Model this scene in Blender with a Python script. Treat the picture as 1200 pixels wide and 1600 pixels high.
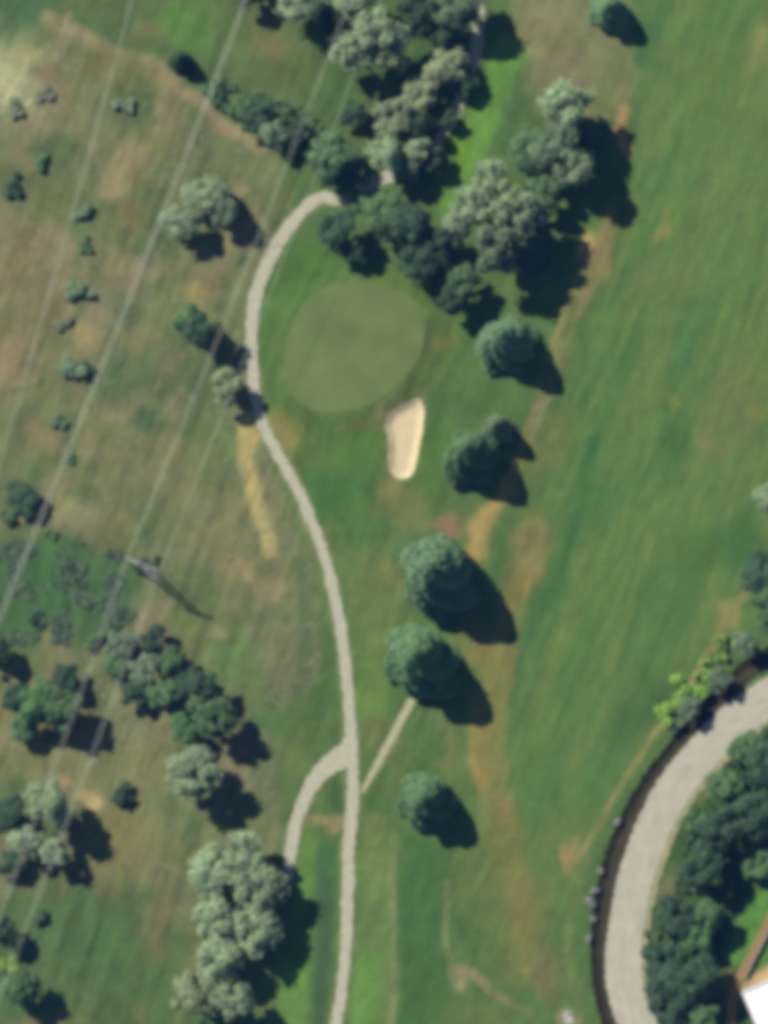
import bpy, math, random
import numpy as np
from mathutils import Vector

for o in list(bpy.data.objects):
    bpy.data.objects.remove(o)
sc = bpy.context.scene
COL = sc.collection
S = 0.12                                   # metres per photograph pixel

# ------------------------------------------------------------------ camera: high up, leaning a little off the vertical
ALT = 1000.0
cam = bpy.data.cameras.new('aerial_camera')
cam_o = bpy.data.objects.new('aerial_camera', cam)
COL.objects.link(cam_o)
cam_o.location = (120, -190, ALT)
_aim = (Vector((0, 0, 0)) - cam_o.location).normalized()
_right = _aim.cross(Vector((0, 1, 0))).normalized()
_up = _right.cross(_aim).normalized()
from mathutils import Matrix
cam_o.rotation_euler = Matrix((_right, _up, -_aim)).transposed().to_euler()
cam.sensor_width = 36.0
cam.lens = 36.0 * cam_o.location.length / (1600 * S)
cam.clip_start = 1.0
cam.clip_end = 6000.0
sc.camera = cam_o
_F = 1600.0 * cam.lens / 36.0
def W(px, py, z=0.0):
    """the spot at height z that a photograph pixel shows"""
    d = _right * float(px - 600) + _up * float(800 - py) + _aim * _F
    p = cam_o.location - d * ((cam_o.location.z - z) / d.z)
    return (p.x, p.y)
def PIX(x, y, z=0.0):
    """where a ground point falls in the photograph"""
    c = cam_o.location
    q = [x - c.x, y - c.y, z - c.z]
    dot = lambda v: q[0] * v.x + q[1] * v.y + q[2] * v.z
    dep = dot(_aim)
    return 600 + dot(_right) / dep * _F, 800 - dot(_up) / dep * _F

# ------------------------------------------------------------------ light
EL = math.radians(40.0)                    # sun height
_s0, _s1 = W(600, 800), W(676.6, 864.3)
SHD = math.atan2(_s0[1] - _s1[1], _s1[0] - _s0[0])                   # shadows run right and 40 degrees down the picture
to_sun = Vector((-math.cos(SHD) * math.cos(EL), math.sin(SHD) * math.cos(EL), math.sin(EL)))
world = bpy.data.worlds.new('World'); sc.world = world
world.use_nodes = True
nt = world.node_tree
bg = nt.nodes.get('Background') or nt.nodes.new('ShaderNodeBackground')
sky = nt.nodes.new('ShaderNodeTexSky'); sky.sky_type = 'NISHITA'
sky.sun_disc = False
sky.sun_elevation = EL
sky.sun_rotation = math.atan2(to_sun.x, to_sun.y)
sky.air_density = 1.0; sky.dust_density = 0.3; sky.ozone_density = 2.0
nt.links.new(sky.outputs[0], bg.inputs[0])
bg.inputs[1].default_value = 0.05
sun = bpy.data.lights.new('sun', 'SUN')
sun.energy = 5.0; sun.angle = math.radians(0.53); sun.color = (1.0, 0.955, 0.88)
sun_o = bpy.data.objects.new('sun', sun); COL.objects.link(sun_o)
sun_o.rotation_euler = to_sun.to_track_quat('Z', 'Y').to_euler()
sun_o.location = (0, 0, 300)
sc.view_settings.view_transform = 'Standard'
sc.view_settings.look = 'None'
sc.view_settings.exposure = 0.60
sc.view_settings.gamma = 1.0
sc.view_settings.use_curve_mapping = False
sc.cycles.pixel_filter_type = 'BLACKMAN_HARRIS'
sc.cycles.filter_width = 7.0               # the soft lens of the survey camera
sc.cycles.max_bounces = 6

K = 1.58                                   # sunlit screen value of a surface of albedo 1 (linear)
def lin(c):
    c = np.asarray(c, float) / 255.0
    return np.where(c <= 0.04045, c / 12.92, ((c + 0.055) / 1.055) ** 2.4)
AIR = np.array([.003, .0068, .0165])     # what the thin air adds over the whole height
def alb(c): return np.clip((lin(c) - AIR) / K, 0.002, 0.85)

rng = np.random.default_rng(7)
random.seed(7)

# ------------------------------------------------------------------ helpers
def mesh_obj(name, verts, faces, mat=None, parent=None, smooth=False):
    me = bpy.data.meshes.new(name)
    me.from_pydata([tuple(map(float, v)) for v in verts], [], [tuple(map(int, f)) for f in faces])
    me.update()
    if smooth:
        me.polygons.foreach_set('use_smooth', [True] * len(me.polygons))
    o = bpy.data.objects.new(name, me); COL.objects.link(o)
    if mat: me.materials.append(mat)
    if parent: o.parent = parent
    return o
def empty(name, loc=(0, 0, 0), rz=0.0):
    o = bpy.data.objects.new(name, None); COL.objects.link(o)
    o.empty_display_size = 0.5
    o.location = loc; o.rotation_euler = (0, 0, rz)
    return o
def tag(o, label, cat, group=None):
    o['label'] = label; o['category'] = cat
    if group: o['group'] = group
    return o
def structure(o, label=None):
    o['kind'] = 'structure'
    if label: o['label'] = label
    return o

class MB:                                    # collects boxes and bars into one mesh
    def __init__(s): s.v, s.f = [], []
    def box(s, x0, x1, y0, y1, z0, z1):
        n = len(s.v)
        s.v += [(x, y, z) for z in (z0, z1) for x, y in ((x0, y0), (x1, y0), (x1, y1), (x0, y1))]
        s.f += [(n, n+3, n+2, n+1), (n+4, n+5, n+6, n+7), (n, n+1, n+5, n+4), (n+1, n+2, n+6, n+5), (n+2, n+3, n+7, n+6), (n+3, n, n+4, n+7)]
        return s
    def bar(s, a, b, r0, r1=None, k=6):
        r1 = r0 if r1 is None else r1
        a, b = Vector(a), Vector(b)
        d = (b - a).normalized()
        u = d.orthogonal().normalized(); w = d.cross(u)
        n = len(s.v)
        for p, r in ((a, r0), (b, r1)):
            for i in range(k):
                t = 2 * math.pi * i / k
                s.v.append(tuple(p + (u * math.cos(t) + w * math.sin(t)) * r))
        for i in range(k):
            j = (i + 1) % k
            s.f.append((n + i, n + j, n + k + j, n + k + i))
        s.f.append(tuple(n + i for i in reversed(range(k)))); s.f.append(tuple(n + k + i for i in range(k)))
        return s
    def build(s, name, mat, parent=None): return mesh_obj(name, s.v, s.f, mat, parent)

def spline(pts, step=1.0):
    """Catmull-Rom through pixel points, returned in metres at about `step` m."""
    P = np.array([W(*p) for p in pts], float)
    P = np.vstack([2 * P[0] - P[1], P, 2 * P[-1] - P[-2]])
    out = []
    for i in range(1, len(P) - 2):
        n = max(2, int(np.linalg.norm(P[i+1] - P[i]) / step))
        for t in np.linspace(0, 1, n, endpoint=False):
            a, b, c, d = P[i-1], P[i], P[i+1], P[i+2]
            out.append(0.5 * (2*b + (c-a)*t + (2*a-5*b+4*c-d)*t*t + (3*b-a-3*c+d)*t**3))
    out.append(P[-2])
    return np.array(out)

def vnoise(x, y, scale, seed):
    """smooth value noise, vectorised"""
    r = np.random.default_rng(seed).random((256, 256))
    u, v = x / scale + 1000, y / scale + 1000
    iu, iv = np.floor(u).astype(int), np.floor(v).astype(int)
    fu, fv = u - iu, v - iv
    fu = fu * fu * (3 - 2 * fu); fv = fv * fv * (3 - 2 * fv)
    g = lambda a, b: r[a % 256, b % 256]
    return (g(iu, iv) * (1-fu) + g(iu+1, iv) * fu) * (1-fv) + (g(iu, iv+1) * (1-fu) + g(iu+1, iv+1) * fu) * fv
def fbm(x, y, scale, seed, o=4):
    t = 0; a = 0
    for i in range(o):
        t = t + vnoise(x, y, scale / 2**i, seed + i) * 0.55**i; a += 0.55**i
    return t / a

def seg_dist(X, Y, pl):
    """distance in metres from grid points to a metre polyline"""
    d = np.full(X.shape, 1e9)
    for (ax, ay), (bx, by) in zip(pl[:-1], pl[1:]):
        vx, vy = bx - ax, by - ay
        L = vx * vx + vy * vy + 1e-9
        t = np.clip(((X - ax) * vx + (Y - ay) * vy) / L, 0, 1)
        d = np.minimum(d, np.hypot(X - ax - t * vx, Y - ay - t * vy))
    return d
def poly_in(X, Y, pg):
    ins = np.zeros(X.shape, bool)
    for (ax, ay), (bx, by) in zip(pg, np.roll(pg, -1, 0)):
        c = ((ay > Y) != (by > Y)) & (X < (bx - ax) * (Y - ay) / (by - ay + 1e-12) + ax)
        ins ^= c
    return ins
def poly_sd(X, Y, pg):                        # signed distance, negative inside
    d = seg_dist(X, Y, np.vstack([pg, pg[:1]]))
    return np.where(poly_in(X, Y, pg), -d, d)
def sstep(a, b, x):
    t = np.clip((x - a) / (b - a), 0, 1); return t * t * (3 - 2 * t)

# ------------------------------------------------------------------ outlines of the course (photo pixels)
GREEN = np.array([W(*p) for p in [(462,492),(486,462),(522,443),(562,437),(606,445),(644,466),(664,498),(665,532),(654,566),(630,598),(600,622),(566,640),(524,648),(486,642),(458,622),(446,590),(445,545)]])
BUNKER = np.array([W(*p) for p in [(640,625),(655,622),(664,640),(661,668),(655,700),(648,735),(636,749),(618,748),(607,735),(606,710),(607,690),(600,664),(606,644),(620,636)]])
PATH = [(556,296),(528,312),(500,309),(470,332),(437,376),(409,432),(395,490),(393,545),(399,620),(410,660),(432,705),(470,775),(504,860),(525,940),(539,1030),(546,1110),(550,1180),(551,1250),(545,1320),(543,1400),(540,1480),(533,1555),(518,1640)]
PATH_N = [(556,296),(585,284),(630,266),(668,240),(690,214),(712,172),(730,126),(743,82),(748,30),(742,-40)]
FORK = [(549,1146),(541,1176),(514,1196),(486,1228),(464,1280),(454,1335),(450,1372)]
SPUR = [(566,1236),(583,1206),(604,1168),(624,1130),(645,1092)]
ROAD = [(1290,1045),(1235,1070),(1200,1090),(1150,1126),(1095,1180),(1048,1240),(1014,1310),(991,1380),(978,1450),(974,1515),(984,1570),(1006,1625),(1040,1680)]
DITCH = [(1225,1012),(1160,1050),(1098,1116),(1046,1178),(1002,1240),(967,1310),(946,1380),(936,1450),(937,1520),(951,1590),(978,1660)]

# ------------------------------------------------------------------ relief
ditch_line = spline(DITCH, 3.0)
def height(X, Y, ditch=True):
    X = np.asarray(X, float); Y = np.asarray(Y, float)
    h = 0.9 * (fbm(X, Y, 60.0, 11, 2) - 0.5)
    h = h + 0.55 * (1 - sstep(-1.0, 5.5, poly_sd(X, Y, GREEN)))
    h = h - 0.75 * (1 - sstep(-1.6, 0.5, poly_sd(X, Y, BUNKER)))
    if not ditch: return h
    d = seg_dist(X, Y, ditch_line)
    h = h - 0.55 * (1 - sstep(0.35, 1.5, d))
    return h

# ------------------------------------------------------------------ ground colour (turf, soil and dry grass, plus painted shade by the mast and green)
STEP = 0.5
xs = np.arange(-84, 84.01, STEP); ys = np.arange(-108, 108.01, STEP)
ext = np.array([90, 100, 120, 160, 240, 400, 700, 1200, 2000.0])
xs = np.concatenate([-ext[::-1] - 0, xs, ext]); ys = np.concatenate([-(ext[::-1] + 24), ys, ext + 24])
X, Y = np.meshgrid(xs, ys)
PX, PY = PIX(X, Y)
wx = (fbm(X, Y, 9, 21, 3) - 0.5) * 50 + (fbm(X, Y, 3, 22, 3) - .5) * 26; wy = (fbm(X, Y, 9, 31, 3) - 0.5) * 50 + (fbm(X, Y, 3, 32, 3) - .5) * 26
torn = .65 + .8 * sstep(.25, .75, fbm(X, Y, 4, 36, 4))     # ragged outlines
QX, QY = PX + wx, PY + wy
C = np.zeros(X.shape + (3,))
def lay(mask, c):
    global C
    C = C * (1 - mask[..., None]) + alb(c) * mask[..., None]
def poly(pts, c, soft=20, a=1.0, rag=1.0):
    x, y = PX + wx * rag, PY + wy * rag
    sd = poly_sd(x, y, np.array(pts, float))
    lay(a * (1 - sstep(-soft, soft, sd)), c)
def blob(x, y, rx, ry, c, a=0.8, rot=0.0, rag=1.0):
    dx, dy = PX + wx * rag - x, PY + wy * rag - y
    t = math.radians(rot); u = dx * math.cos(t) + dy * math.sin(t); v = -dx * math.sin(t) + dy * math.cos(t)
    lay(np.clip(a * torn, 0, .96) * np.exp(-((u / rx)**2 + (v / ry)**2)**1.5), c)
def stroke(pts, w, c, a=0.8, rag=0.28):
    x, y = PX + wx * rag, PY + wy * rag
    d = seg_dist(x, y, np.array(pts, float))
    lay(np.clip(a * torn, 0, .96) * (1 - sstep(w * 0.3, w, d)), c)

# the whole course: mown rough
lay(np.ones(X.shape), (92, 120, 70))
n1 = fbm(X, Y, 22, 41); lay(sstep(0.5, 0.8, n1) * 0.5, (118, 130, 80))
n2 = fbm(X, Y, 14, 51); lay(sstep(0.52, 0.8, n2) * 0.5, (76, 110, 66))
# dry rough on the left
ROUGH = [(-3000,-3000),(-300,-1500),(-60,20),(60,10),(140,50),(240,100),(330,165),(420,235),(450,300),(430,400),(392,470),(385,560),(395,640),(425,730),(470,830),(500,930),(500,1060),(420,1130),(440,1300),(420,1400),(250,1640),(-300,3000),(-3000,3000)]
poly(ROUGH, (119, 124, 88), 14, 1.0, 0.4)
RM = 1 - sstep(-14, 14, poly_sd(PX + wx * .4, PY + wy * .4, np.array(ROUGH, float)))
lay(RM * sstep(0.48, 0.75, fbm(X, Y, 16, 61)) * 0.75, (134, 129, 96))
lay(RM * sstep(0.5, 0.75, fbm(X, Y, 12, 71)) * 0.75, (100, 115, 77))
lay(RM * sstep(0.55, 0.8, fbm(X, Y, 5, 76)) * 0.5, (96, 108, 76))
lay(RM * sstep(.54, .68, fbm(X, Y, 9, 78, 4)) * .75, (90, 110, 74))
lay(RM * sstep(.56, .7, fbm(X, Y, 7, 79, 4)) * .6, (150, 134, 106))
# top left
poly([(-40,-40),(110,-40),(60,30),(20,70),(-40,90)], (82, 110, 76), 18)
poly([(110,-60),(420,-60),(500,60),(590,140),(620,250),(560,290),(470,262),(405,215),(330,150),(245,90),(150,52),(95,20)], (94, 114, 74), 14, 0.95, 0.5)
blob(285, 42, 52, 40, (97, 138, 68)); blob(165, 62, 45, 22, (84, 112, 76), .8, 25); blob(470, 110, 70, 45, (98, 116, 74))
blob(520, 140, 60, 40, (76, 108, 66), .8); blob(420, 60, 45, 25, (128, 122, 82), .8); blob(225, 55, 30, 22, (122, 124, 84)); blob(600, 60, 130, 80, (72, 100, 62), .7)
stroke([(75,28),(118,48),(180,84),(240,104),(300,148),(345,190),(405,232)], 17, (149, 138, 104), .75)
stroke([(130,66),(200,102),(270,140)], 12, (136, 130, 88), .6)
stroke([(255,120),(300,150),(350,195)], 11, (160, 136, 108), .6)
blob(100, 40, 26, 16, (163, 152, 122), .8, 35); blob(330, 190, 28, 14, (150, 122, 98), .7, 30)
blob(16, 120, 46, 62, (190, 185, 140), 1.05); blob(60, 92, 34, 16, (168, 166, 120), .8, -25); blob(5, 150, 20, 20, (186, 180, 136), .8)
blob(80, 118, 26, 18, (140, 122, 96), .7); blob(160, 110, 35, 16, (130, 120, 80), .6, 25)
blob(180, 260, 30, 40, (156, 140, 104), .8, 10); blob(178, 285, 20, 16, (164, 146, 110), .8); blob(215, 270, 16, 30, (134, 124, 88))
blob(20, 400, 62, 72, (147, 128, 100), .9); blob(60, 470, 50, 75, (134, 124, 94), .8); blob(10, 560, 40, 70, (145, 129, 98), .8); blob(90, 330, 40, 22, (112, 122, 76), .7)
blob(20, 275, 50, 30, (96, 112, 74), .6); blob(265, 215, 55, 35, (122, 120, 82), .6); blob(200, 335, 40, 22, (120, 112, 80))
blob(305, 455, 28, 14, (160, 138, 92), .7); blob(330, 430, 36, 25, (130, 118, 92), .6); blob(270, 480, 40, 40, (126, 134, 86), .6)
blob(190, 590, 46, 36, (88, 114, 80), .85); blob(240, 640, 34, 24, (84, 108, 76), .8); blob(270, 580, 34, 26, (134, 122, 98), .6)
blob(128, 535, 16, 28, (170, 152, 108), .6); blob(60, 690, 40, 22, (140, 124, 98), .6)
blob(340, 700, 40, 40, (112, 128, 80), .7); blob(340, 780, 46, 40, (116, 124, 84), .6); blob(60, 690, 25, 12, (152, 132, 104), .6)
blob(180, 720, 30, 30, (124, 120, 84), .6); blob(100, 800, 30, 26, (160, 152, 108), .6); blob(240, 760, 60, 36, (130, 126, 92), .6)
# lush hollow and lower left
poly([(-40,850),(60,838),(120,846),(190,862),(226,900),(190,960),(150,1010),(60,1010),(-40,1010)], (82, 112, 72), 16, .95, .6)
blob(80, 920, 70, 45, (74, 108, 68), .8); blob(95, 1000, 26, 18, (142, 134, 98), .8); blob(30, 1030, 40, 18, (116, 128, 80))
blob(155, 850, 40, 22, (116, 110, 78), .7); stroke([(243,887),(278,914),(312,938)], 6, (88, 102, 70), .5)  # last stroke: the mast's thin cast shadow, painted into the turf colour
blob(370, 890, 24, 26, (160, 136, 98), .85); blob(385, 905, 14, 14, (170, 148, 110), .7); blob(340, 985, 12, 10, (166, 152, 118), .8)
blob(330, 830, 70, 60, (134, 130, 96), .7); blob(440, 1040, 44, 70, (122, 122, 92), .85); blob(300, 960, 50, 30, (110, 124, 78), .7)
blob(360, 1030, 44, 44, (106, 130, 80), .8); blob(470, 960, 20, 80, (86, 114, 76), .7); blob(430, 1130, 60, 30, (84, 116, 74), .8); blob(505, 1080, 20, 110, (80, 108, 66), .7)
poly([(90,1120),(150,1120),(240,1130),(260,1200),(240,1300),(170,1330),(140,1260),(60,1210),(-40,1230),(-40,1090),(20,1090)], (132, 130, 90), 18, .8)
blob(132, 1240, 20, 12, (186, 162, 120), .9, 20); blob(95, 1212, 18, 12, (176, 150, 108), .8); blob(75, 1220, 22, 12, (174, 152, 104), .7); blob(10, 1120, 22, 40, (136, 128, 88), .8)
blob(20, 1250, 50, 60, (76, 102, 64), .7); blob(200, 1310, 60, 44, (134, 130, 84), .8); blob(190, 1370, 40, 24, (134, 128, 80), .7)
poly([(40,1400),(120,1380),(230,1390),(300,1450),(280,1640),(-60,1640),(-60,1440)], (86, 112, 72), 22, .9)
blob(160, 1395, 30, 12, (122, 108, 84), .75, 20); blob(245, 1430, 26, 46, (132, 116, 92), .85, 8); blob(250, 1475, 22, 22, (128, 112, 86), .7); blob(310, 1340, 40, 30, (120, 118, 78), .6)
blob(60, 1595, 60, 14, (132, 124, 90), .8); blob(230, 1580, 18, 24, (116, 112, 80), .5); blob(150, 1460, 60, 40, (82, 112, 74), .5)
GP = np.stack(PIX(GREEN[:, 0], GREEN[:, 1]), -1)
# green surrounds and the strip by the path
poly([(420,440),(480,390),(600,400),(690,440),(740,520),(700,620),(690,760),(640,820),(560,860),(500,800),(440,690),(408,620),(402,520)], (88, 118, 64), 16, .9, .5)
blob(470, 420, 44, 40, (84, 122, 60), .8); blob(500, 700, 60, 30, (98, 122, 68), .8); blob(520, 760, 50, 44, (76, 114, 66), .8); blob(560, 690, 50, 24, (88, 124, 62), .7)
poly((GP - GP.mean(0)) * 1.03 + GP.mean(0), (104, 128, 74), 34, .9, .4)
blob(560, 660, 26, 10, (124, 118, 80), .7, -15); blob(588, 632, 26, 9, (138, 130, 88), .7, -35); stroke([(668,500),(664,560),(636,606),(600,634)], 9, (86, 102, 64), .7)  # last stroke: shade of the green's lower right bank, painted into the turf
blob(692, 530, 16, 22, (124, 124, 72), .8); blob(690, 590, 20, 26, (108, 126, 72), .6); blob(655, 628, 22, 14, (176, 160, 110), .8, -30)
blob(612, 690, 16, 70, (140, 132, 88), .55); blob(626, 775, 22, 40, (134, 128, 82), .8); blob(675, 680, 18, 40, (78, 116, 60), .8, 10); blob(700, 620, 44, 30, (84, 114, 74), .7)
blob(648, 800, 16, 40, (116, 130, 80), .7); blob(570, 830, 40, 30, (84, 114, 72), .8); blob(470, 640, 30, 30, (92, 116, 62), .7)
stroke([(384,655),(382,715),(398,775),(420,828),(424,862)], 20, (186, 168, 112), 1.1); blob(438, 664, 20, 26, (168, 142, 94), .85, -20); blob(388, 690, 10, 34, (190, 164, 104), .7); blob(424, 850, 10, 14, (188, 164, 116), .8)
blob(440, 800, 22, 40, (126, 124, 92), .7, -25); blob(452, 915, 10, 36, (148, 136, 88), .7)
blob(592, 960, 34, 80, (112, 130, 76), .85); blob(600, 900, 26, 20, (134, 130, 84), .6); blob(580, 1080, 24, 70, (108, 136, 72), .8); blob(590, 1140, 30, 30, (112, 118, 74), .6)
blob(690, 818, 34, 14, (146, 116, 92), .85, 10); blob(640, 860, 36, 30, (96, 124, 80), .7)
# top middle, bright mown strip
poly([(800,-60),(985,-60),(985,120),(965,200),(900,220),(850,200),(815,150),(800,60)], (128, 130, 92), 18, .85)
blob(880, 110, 50, 40, (132, 126, 98), .7); blob(850, 60, 40, 60, (138, 136, 96), .7); blob(950, 150, 24, 50, (104, 124, 72), .7); blob(985, 60, 10, 50, (126, 142, 84), .7)
stroke([(792,90),(772,160),(745,220),(716,280),(708,310)], 40, (108, 150, 70), 1.2); blob(715, 235, 18, 40, (110, 152, 54), .8, 15); blob(810, 190, 26, 80, (84, 112, 72), .8)
# fairway with mowing stripes
FW = [(1005,-400),(1500,-400),(1500,700),(1240,860),(1130,960),(1050,1080),(980,1200),(925,1320),(880,1420),(800,1420),(785,1280),(782,1130),(795,1030),(840,930),(868,820),(905,640),(945,480),(985,330),(1000,200)]
fm = 1 - sstep(-8, 8, poly_sd(PX + wx * .25, PY + wy * .25, np.array(FW, float)))
lay(fm, (98, 127, 71))
u = (PX * math.cos(math.radians(21)) + PY * math.sin(math.radians(21)))
ph = u / 62.0 * 2 * math.pi / 2 + (fbm(X, Y, 30, 81, 2) - .5) * 1.6
lay(fm * sstep(-.2, .6, np.sin(ph)) * .7, (106, 130, 75))
lay(fm * sstep(.4, .9, np.sin(u / 23.0 * 2 * math.pi / 2 + 1.0)) * .25, (82, 120, 70))
v = fbm(u * .06, (PY * math.cos(.366) - PX * math.sin(.366)) * .012, 1.2, 91, 4)
lay(fm * sstep(.5, .72, v) * .45, (110, 132, 77)); lay(fm * sstep(.48, .25, v) * .6, (80, 118, 69))
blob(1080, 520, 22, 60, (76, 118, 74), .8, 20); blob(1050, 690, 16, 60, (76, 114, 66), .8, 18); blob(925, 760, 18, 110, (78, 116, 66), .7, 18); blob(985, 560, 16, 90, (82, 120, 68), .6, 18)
blob(1150, 640, 60, 90, (110, 124, 76), .7, 15); blob(1100, 690, 22, 14, (132, 132, 88), .7, 35); blob(1052, 625, 20, 8, (128, 138, 76), .7, 30); blob(1190, 60, 16, 40, (136, 138, 88), .8, 15); blob(1040, 80, 30, 20, (118, 124, 78), .6, 35)
blob(1190, 640, 26, 14, (130, 132, 72), .6); blob(1000, 440, 26, 44, (116, 124, 78), .6, 20); blob(1125, 330, 60, 160, (106, 130, 76), .6, 12); blob(1020, 60, 34, 60, (82, 116, 72), .7)
blob(1090, 860, 50, 50, (84, 116, 62), .6); blob(1030, 960, 50, 90, (86, 122, 70), .6, 20); blob(1160, 850, 30, 40, (74, 110, 64), .8); blob(1000, 1110, 40, 70, (76, 108, 68), .8, 30)
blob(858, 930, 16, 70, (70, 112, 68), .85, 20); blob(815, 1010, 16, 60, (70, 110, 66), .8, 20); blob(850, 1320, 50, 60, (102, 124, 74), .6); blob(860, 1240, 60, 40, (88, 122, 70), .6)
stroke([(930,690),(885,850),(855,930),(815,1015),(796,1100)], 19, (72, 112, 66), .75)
# dry edge between fairway and trees
stroke([(960,320),(918,425),(882,520),(852,605),(815,710),(775,800),(738,870)], 17, (136, 131, 85), .65)
stroke([(975,170),(966,210),(978,240)], 12, (168, 142, 98), .85); blob(972, 228, 10, 16, (176, 148, 100), .8); blob(960, 150, 10, 20, (150, 134, 98), .6)
blob(918, 392, 15, 22, (222, 184, 120), .96, 0, .5); blob(930, 410, 20, 26, (150, 130, 88), .8); stroke([(950,360),(925,430),(905,480)], 18, (138, 126, 88), .75); blob(1030, 350, 14, 26, (138, 138, 86), .7, 15)
stroke([(905,440),(880,500),(858,560)], 12, (140, 142, 92), .7); stroke([(900,470),(880,560),(862,620)], 16, (112, 124, 76), .6)
stroke([(862,612),(846,650),(828,690)], 5, (150, 152, 118), .85); stroke([(828,690),(800,750),(770,800),(735,868)], 13, (150, 138, 88), .7)
blob(750, 838, 17, 50, (172, 152, 94), 1.0, 24); blob(812, 750, 10, 36, (150, 142, 94), .6, 18)
stroke([(835,840),(805,940),(780,1040),(765,1140),(775,1260),(800,1340),(822,1440)], 36, (131, 129, 79), .8)
blob(828, 862, 22, 54, (143, 131, 84), .85, 18); blob(815, 930, 14, 40, (146, 130, 78), .7, 18); blob(862, 690, 30, 60, (116, 124, 74), .7, 18)
blob(745, 1015, 26, 34, (140, 128, 78), .9); blob(772, 1080, 16, 60, (128, 126, 74), .8, 8); blob(756, 1150, 24, 64, (138, 130, 78), .85); blob(750, 1212, 14, 24, (158, 136, 84), .8); blob(785, 1265, 12, 16, (150, 134, 84), .6)
blob(770, 1340, 32, 70, (118, 126, 72), .8); blob(700, 1170, 14, 46, (132, 138, 88), .6); blob(670, 1190, 34, 60, (80, 112, 66), .7)
blob(620, 1240, 24, 60, (104, 124, 74), .6)
# lower middle
stroke([(470,1300),(482,1280),(530,1282)], 10, (150, 138, 96), .7); blob(522, 1245, 13, 26, (74, 104, 66), .9); blob(525, 1290, 22, 13, (160, 142, 100), .8)
stroke([(484,1300),(474,1400),(466,1500),(455,1640)], 22, (104, 138, 72), 1.1); blob(458, 1540, 24, 60, (106, 144, 72), .8); blob(462, 1545, 9, 9, (130, 176, 70), .7)
stroke([(512,1330),(508,1430),(504,1520),(495,1640)], 19, (72, 100, 70), 1.2); blob(515, 1350, 18, 40, (78, 118, 74), .7)
stroke([(580,1290),(578,1400)], 26, (112, 126, 76), .8); blob(580, 1470, 30, 40, (92, 112, 66), .7); stroke([(576,1500),(566,1640)], 28, (106, 144, 74), 1.1)
stroke([(612,1340),(614,1440),(612,1640)], 8, (122, 136, 90), .7); stroke([(640,1340),(640,1450),(645,1540),(630,1640)], 18, (78, 112, 64), .7)
stroke([(665,1350),(670,1450),(660,1560)], 26, (80, 114, 70), .75); blob(660, 1440, 40, 50, (74, 114, 76), .6)
stroke([(702,1380),(698,1450),(706,1530)], 7, (122, 134, 88), .6); stroke([(690,1330),(688,1400)], 12, (74, 108, 62), .6); stroke([(720,1440),(735,1490)], 12, (78, 106, 66), .6)
stroke([(700,1510),(735,1520),(762,1545),(795,1565)], 11, (146, 136, 98), .8); blob(705, 1522, 14, 10, (150, 148, 108), .7); stroke([(795,1565),(830,1590)], 7, (124, 130, 84), .7)
blob(825, 1440, 40, 60, (124, 124, 78), .8); blob(810, 1500, 40, 40, (124, 126, 74), .8); blob(860, 1530, 26, 40, (118, 112, 78), .7); blob(760, 1590, 60, 20, (108, 122, 72), .7)
blob(886, 1590, 16, 16, (158, 142, 112), .7)
poly([(626,1296),(662,1318),(700,1330),(712,1420),(702,1560),(650,1660),(622,1660)], (76, 111, 66), 11, .8, .25)
poly([(566,1296),(618,1300),(620,1420),(619,1660),(548,1660),(560,1440)], (110, 134, 78), 9, .75, .2)
stroke([(612,1340),(614,1440),(612,1640)], 8, (124, 138, 92), .7)
stroke([(576,1500),(566,1640)], 24, (106, 146, 74), 1.0)
stroke([(702,1380),(698,1450),(706,1530)], 8, (122, 134, 88), .7)
# verge beside the ditch, and the far side of the road
stroke([(1230,820),(1165,930),(1140,970),(1090,1050),(1040,1125),(985,1205),(945,1280),(905,1345)], 9, (150, 144, 96), .8)
blob(906, 1335, 10, 26, (164, 142, 98), .8, 20); blob(1140, 975, 20, 22, (150, 146, 88), .7, 30); blob(1130, 1000, 26, 12, (156, 148, 94), .6, -50)
stroke([(1150,1030),(1090,1090),(1030,1160),(985,1225),(950,1300),(928,1380),(915,1470),(920,1560)], 13, (86, 116, 68), .7)
stroke([(905,1350),(892,1430),(890,1500),(905,1560)], 12, (114, 130, 78), .6); stroke([(885,1300),(900,1250)], 12, (84, 116, 66), .5)
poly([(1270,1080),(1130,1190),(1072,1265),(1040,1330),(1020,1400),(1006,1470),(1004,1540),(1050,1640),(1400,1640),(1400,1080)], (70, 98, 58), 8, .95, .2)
blob(1050, 1385, 22, 34, (124, 122, 90), .85, 20); stroke([(1130,1200),(1080,1262)], 9, (126, 122, 88), .7); blob(1085, 1265, 20, 26, (80, 112, 54), .8)
poly([(1165,1400),(1260,1340),(1260,1420),(1175,1520),(1130,1500)], (96, 142, 70), 10, .95, .2); poly([(1195,1480),(1260,1420),(1260,1540),(1175,1540)], (96, 136, 72), 8, .95, .2)
poly([(1152,1546),(1172,1528),(1205,1508),(1330,1480),(1330,1560),(1172,1570)], (206, 176, 132), 6, .95, .1); blob(1140, 1552, 16, 30, (136, 120, 80), .8)
for pl_, w_ in ((PATH, 17), (FORK, 16), (SPUR, 9)):
    pp = spline(pl_, 2.0); pp = np.stack(PIX(pp[:, 0], pp[:, 1]), -1)
    stroke([tuple(q) for q in pp], w_, (148, 146, 108), .55, .3)
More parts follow.
